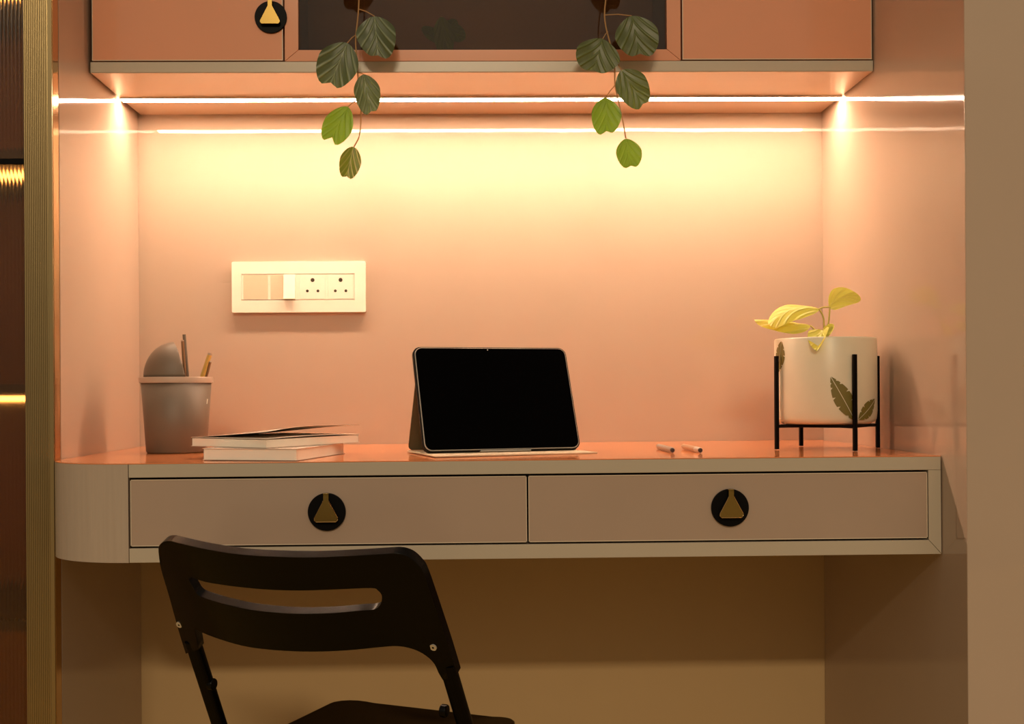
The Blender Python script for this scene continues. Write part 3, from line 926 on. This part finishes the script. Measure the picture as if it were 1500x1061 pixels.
outline = catmull(OUT, 4, False) + catmull(OUT2, 4, False) + catmull(OUT3, 2, False) + catmull(OUT4, 4, False)[:-1]
bk = obj('backrest', plate(BM(), outline, [catmull(SLOT, 4)], back, .013, .011), 'black_plastic', chair, bevel=.0038, seg=4, angle=50)
for (a, b) in ((.0018, .0004), (.3599, .0010)):
    c0 = back(a, b, .0062); c1 = back(a, b, .0078)
    sc_ = obj('screw', tube(BM(), [c0, c1], .0043, 20), 'steel', bk)
    obj('screw_socket', tube(BM(), [back(a, b, .0070), back(a, b, .00795)], .0014, 10), 'black_paint', sc_)
def flat_tube(p0, p1, w, dpt, side):
    """rectangular section tube with rounded sides"""
    p0, p1 = Vector(p0), Vector(p1)
    ax = (p1-p0).normalized()
    s = (side - ax*side.dot(ax)).normalized(); n = ax.cross(s)
    bm = BM()
    ring = []
    for p in (p0, p1):
        r_ = []
        for k in range(24):
            t = 2*PI*k/24
            c, q = math.cos(t), math.sin(t)
            r_.append(bm.verts.new(p + s*w/2*math.copysign(abs(c)**.6, c) + n*dpt/2*math.copysign(abs(q)**.6, q)))
        ring.append(r_)
    for k in range(24): bm.faces.new((ring[0][k], ring[0][(k+1) % 24], ring[1][(k+1) % 24], ring[1][k]))
    bm.faces.new(ring[0]); bm.faces.new(ring[1][::-1])
    return bm
# front legs run on from the backrest down and forward
fb = (CO.z-.012)/math.cos(tau)
legL0, legR0 = back(.0095, -.030, 0), back(.3665, -.030, 0)
legL1 = CL(CO + cu*(-.030) + cvv*fb)
legR1 = CL(CO + cu*(.385) + cvv*fb)
f1 = obj('leg', flat_tube(legL0, legL1, .0215, .013, cu), 'black_paint', chair, smooth=False)
f2 = obj('leg', flat_tube(legR0, legR1, .0195, .013, cu), 'black_paint', chair)
for l1, leg_ in ((legL1, f1), (legR1, f2)):
    obj('foot', tube(BM(), [l1+Vector((0, 0, .02)), Vector((l1.x, l1.y, 0.0))], .013, 16), 'black_plastic', leg_)
# pivot knob on the left leg
kp = CL(CO + cu*.0135 - cvv*(-.1010) ) + cbk*.004
obj('pivot_knob', tube(BM(), [kp - cu*.004, kp + cu*.0045], .0078, 20), 'black_plastic', chair, bevel=.0015)
kp = CL(CO + cu*.350 + cvv*.101) + cbk*.004
obj('pivot_knob', tube(BM(), [kp - cu*.0045, kp + cu*.004], .0078, 20), 'black_plastic', chair, bevel=.0015)
# rear legs cross the front ones below the seat
for a in (.022, .335):
    top_ = CL(Vector((CO.x, CO.y, .355)) + cu*a + fwd*.32)
    bot_ = CL(Vector((CO.x, CO.y, .012)) + cu*a - fwd*.06)
    r_ = obj('leg', flat_tube(top_, bot_, .018, .013, cu), 'black_paint', chair)
    obj('foot', tube(BM(), [bot_+Vector((0, 0, .02)), Vector((bot_.x, bot_.y, 0))], .0125, 16), 'black_plastic', r_)
for h, f_ in ((.10, .26), (.10, .0)):
    pa = CL(Vector((CO.x, CO.y, h)) + cu*(-.010 if f_ > .1 else .022) + fwd*(f_+.02 if f_ > .1 else .029))
    pb = CL(Vector((CO.x, CO.y, h)) + cu*(.373 if f_ > .1 else .335) + fwd*(f_+.02 if f_ > .1 else .029))
    obj('cross_bar', tube(BM(), [pa, pb], .007, 12), 'black_paint', chair)
seat_o = round_rect(.030, .330, .02, .36, .05)
bm = plate(BM(), seat_o, [], lambda a, b, t: CL(Vector((CO.x, CO.y, .372)) + cu*a + fwd*b + Vector((0, 0, t + .012*((a-.18)/.15)**2))), .016, .03)
obj('seat', bm, 'black_plastic', chair, bevel=.004, seg=3, angle=50)
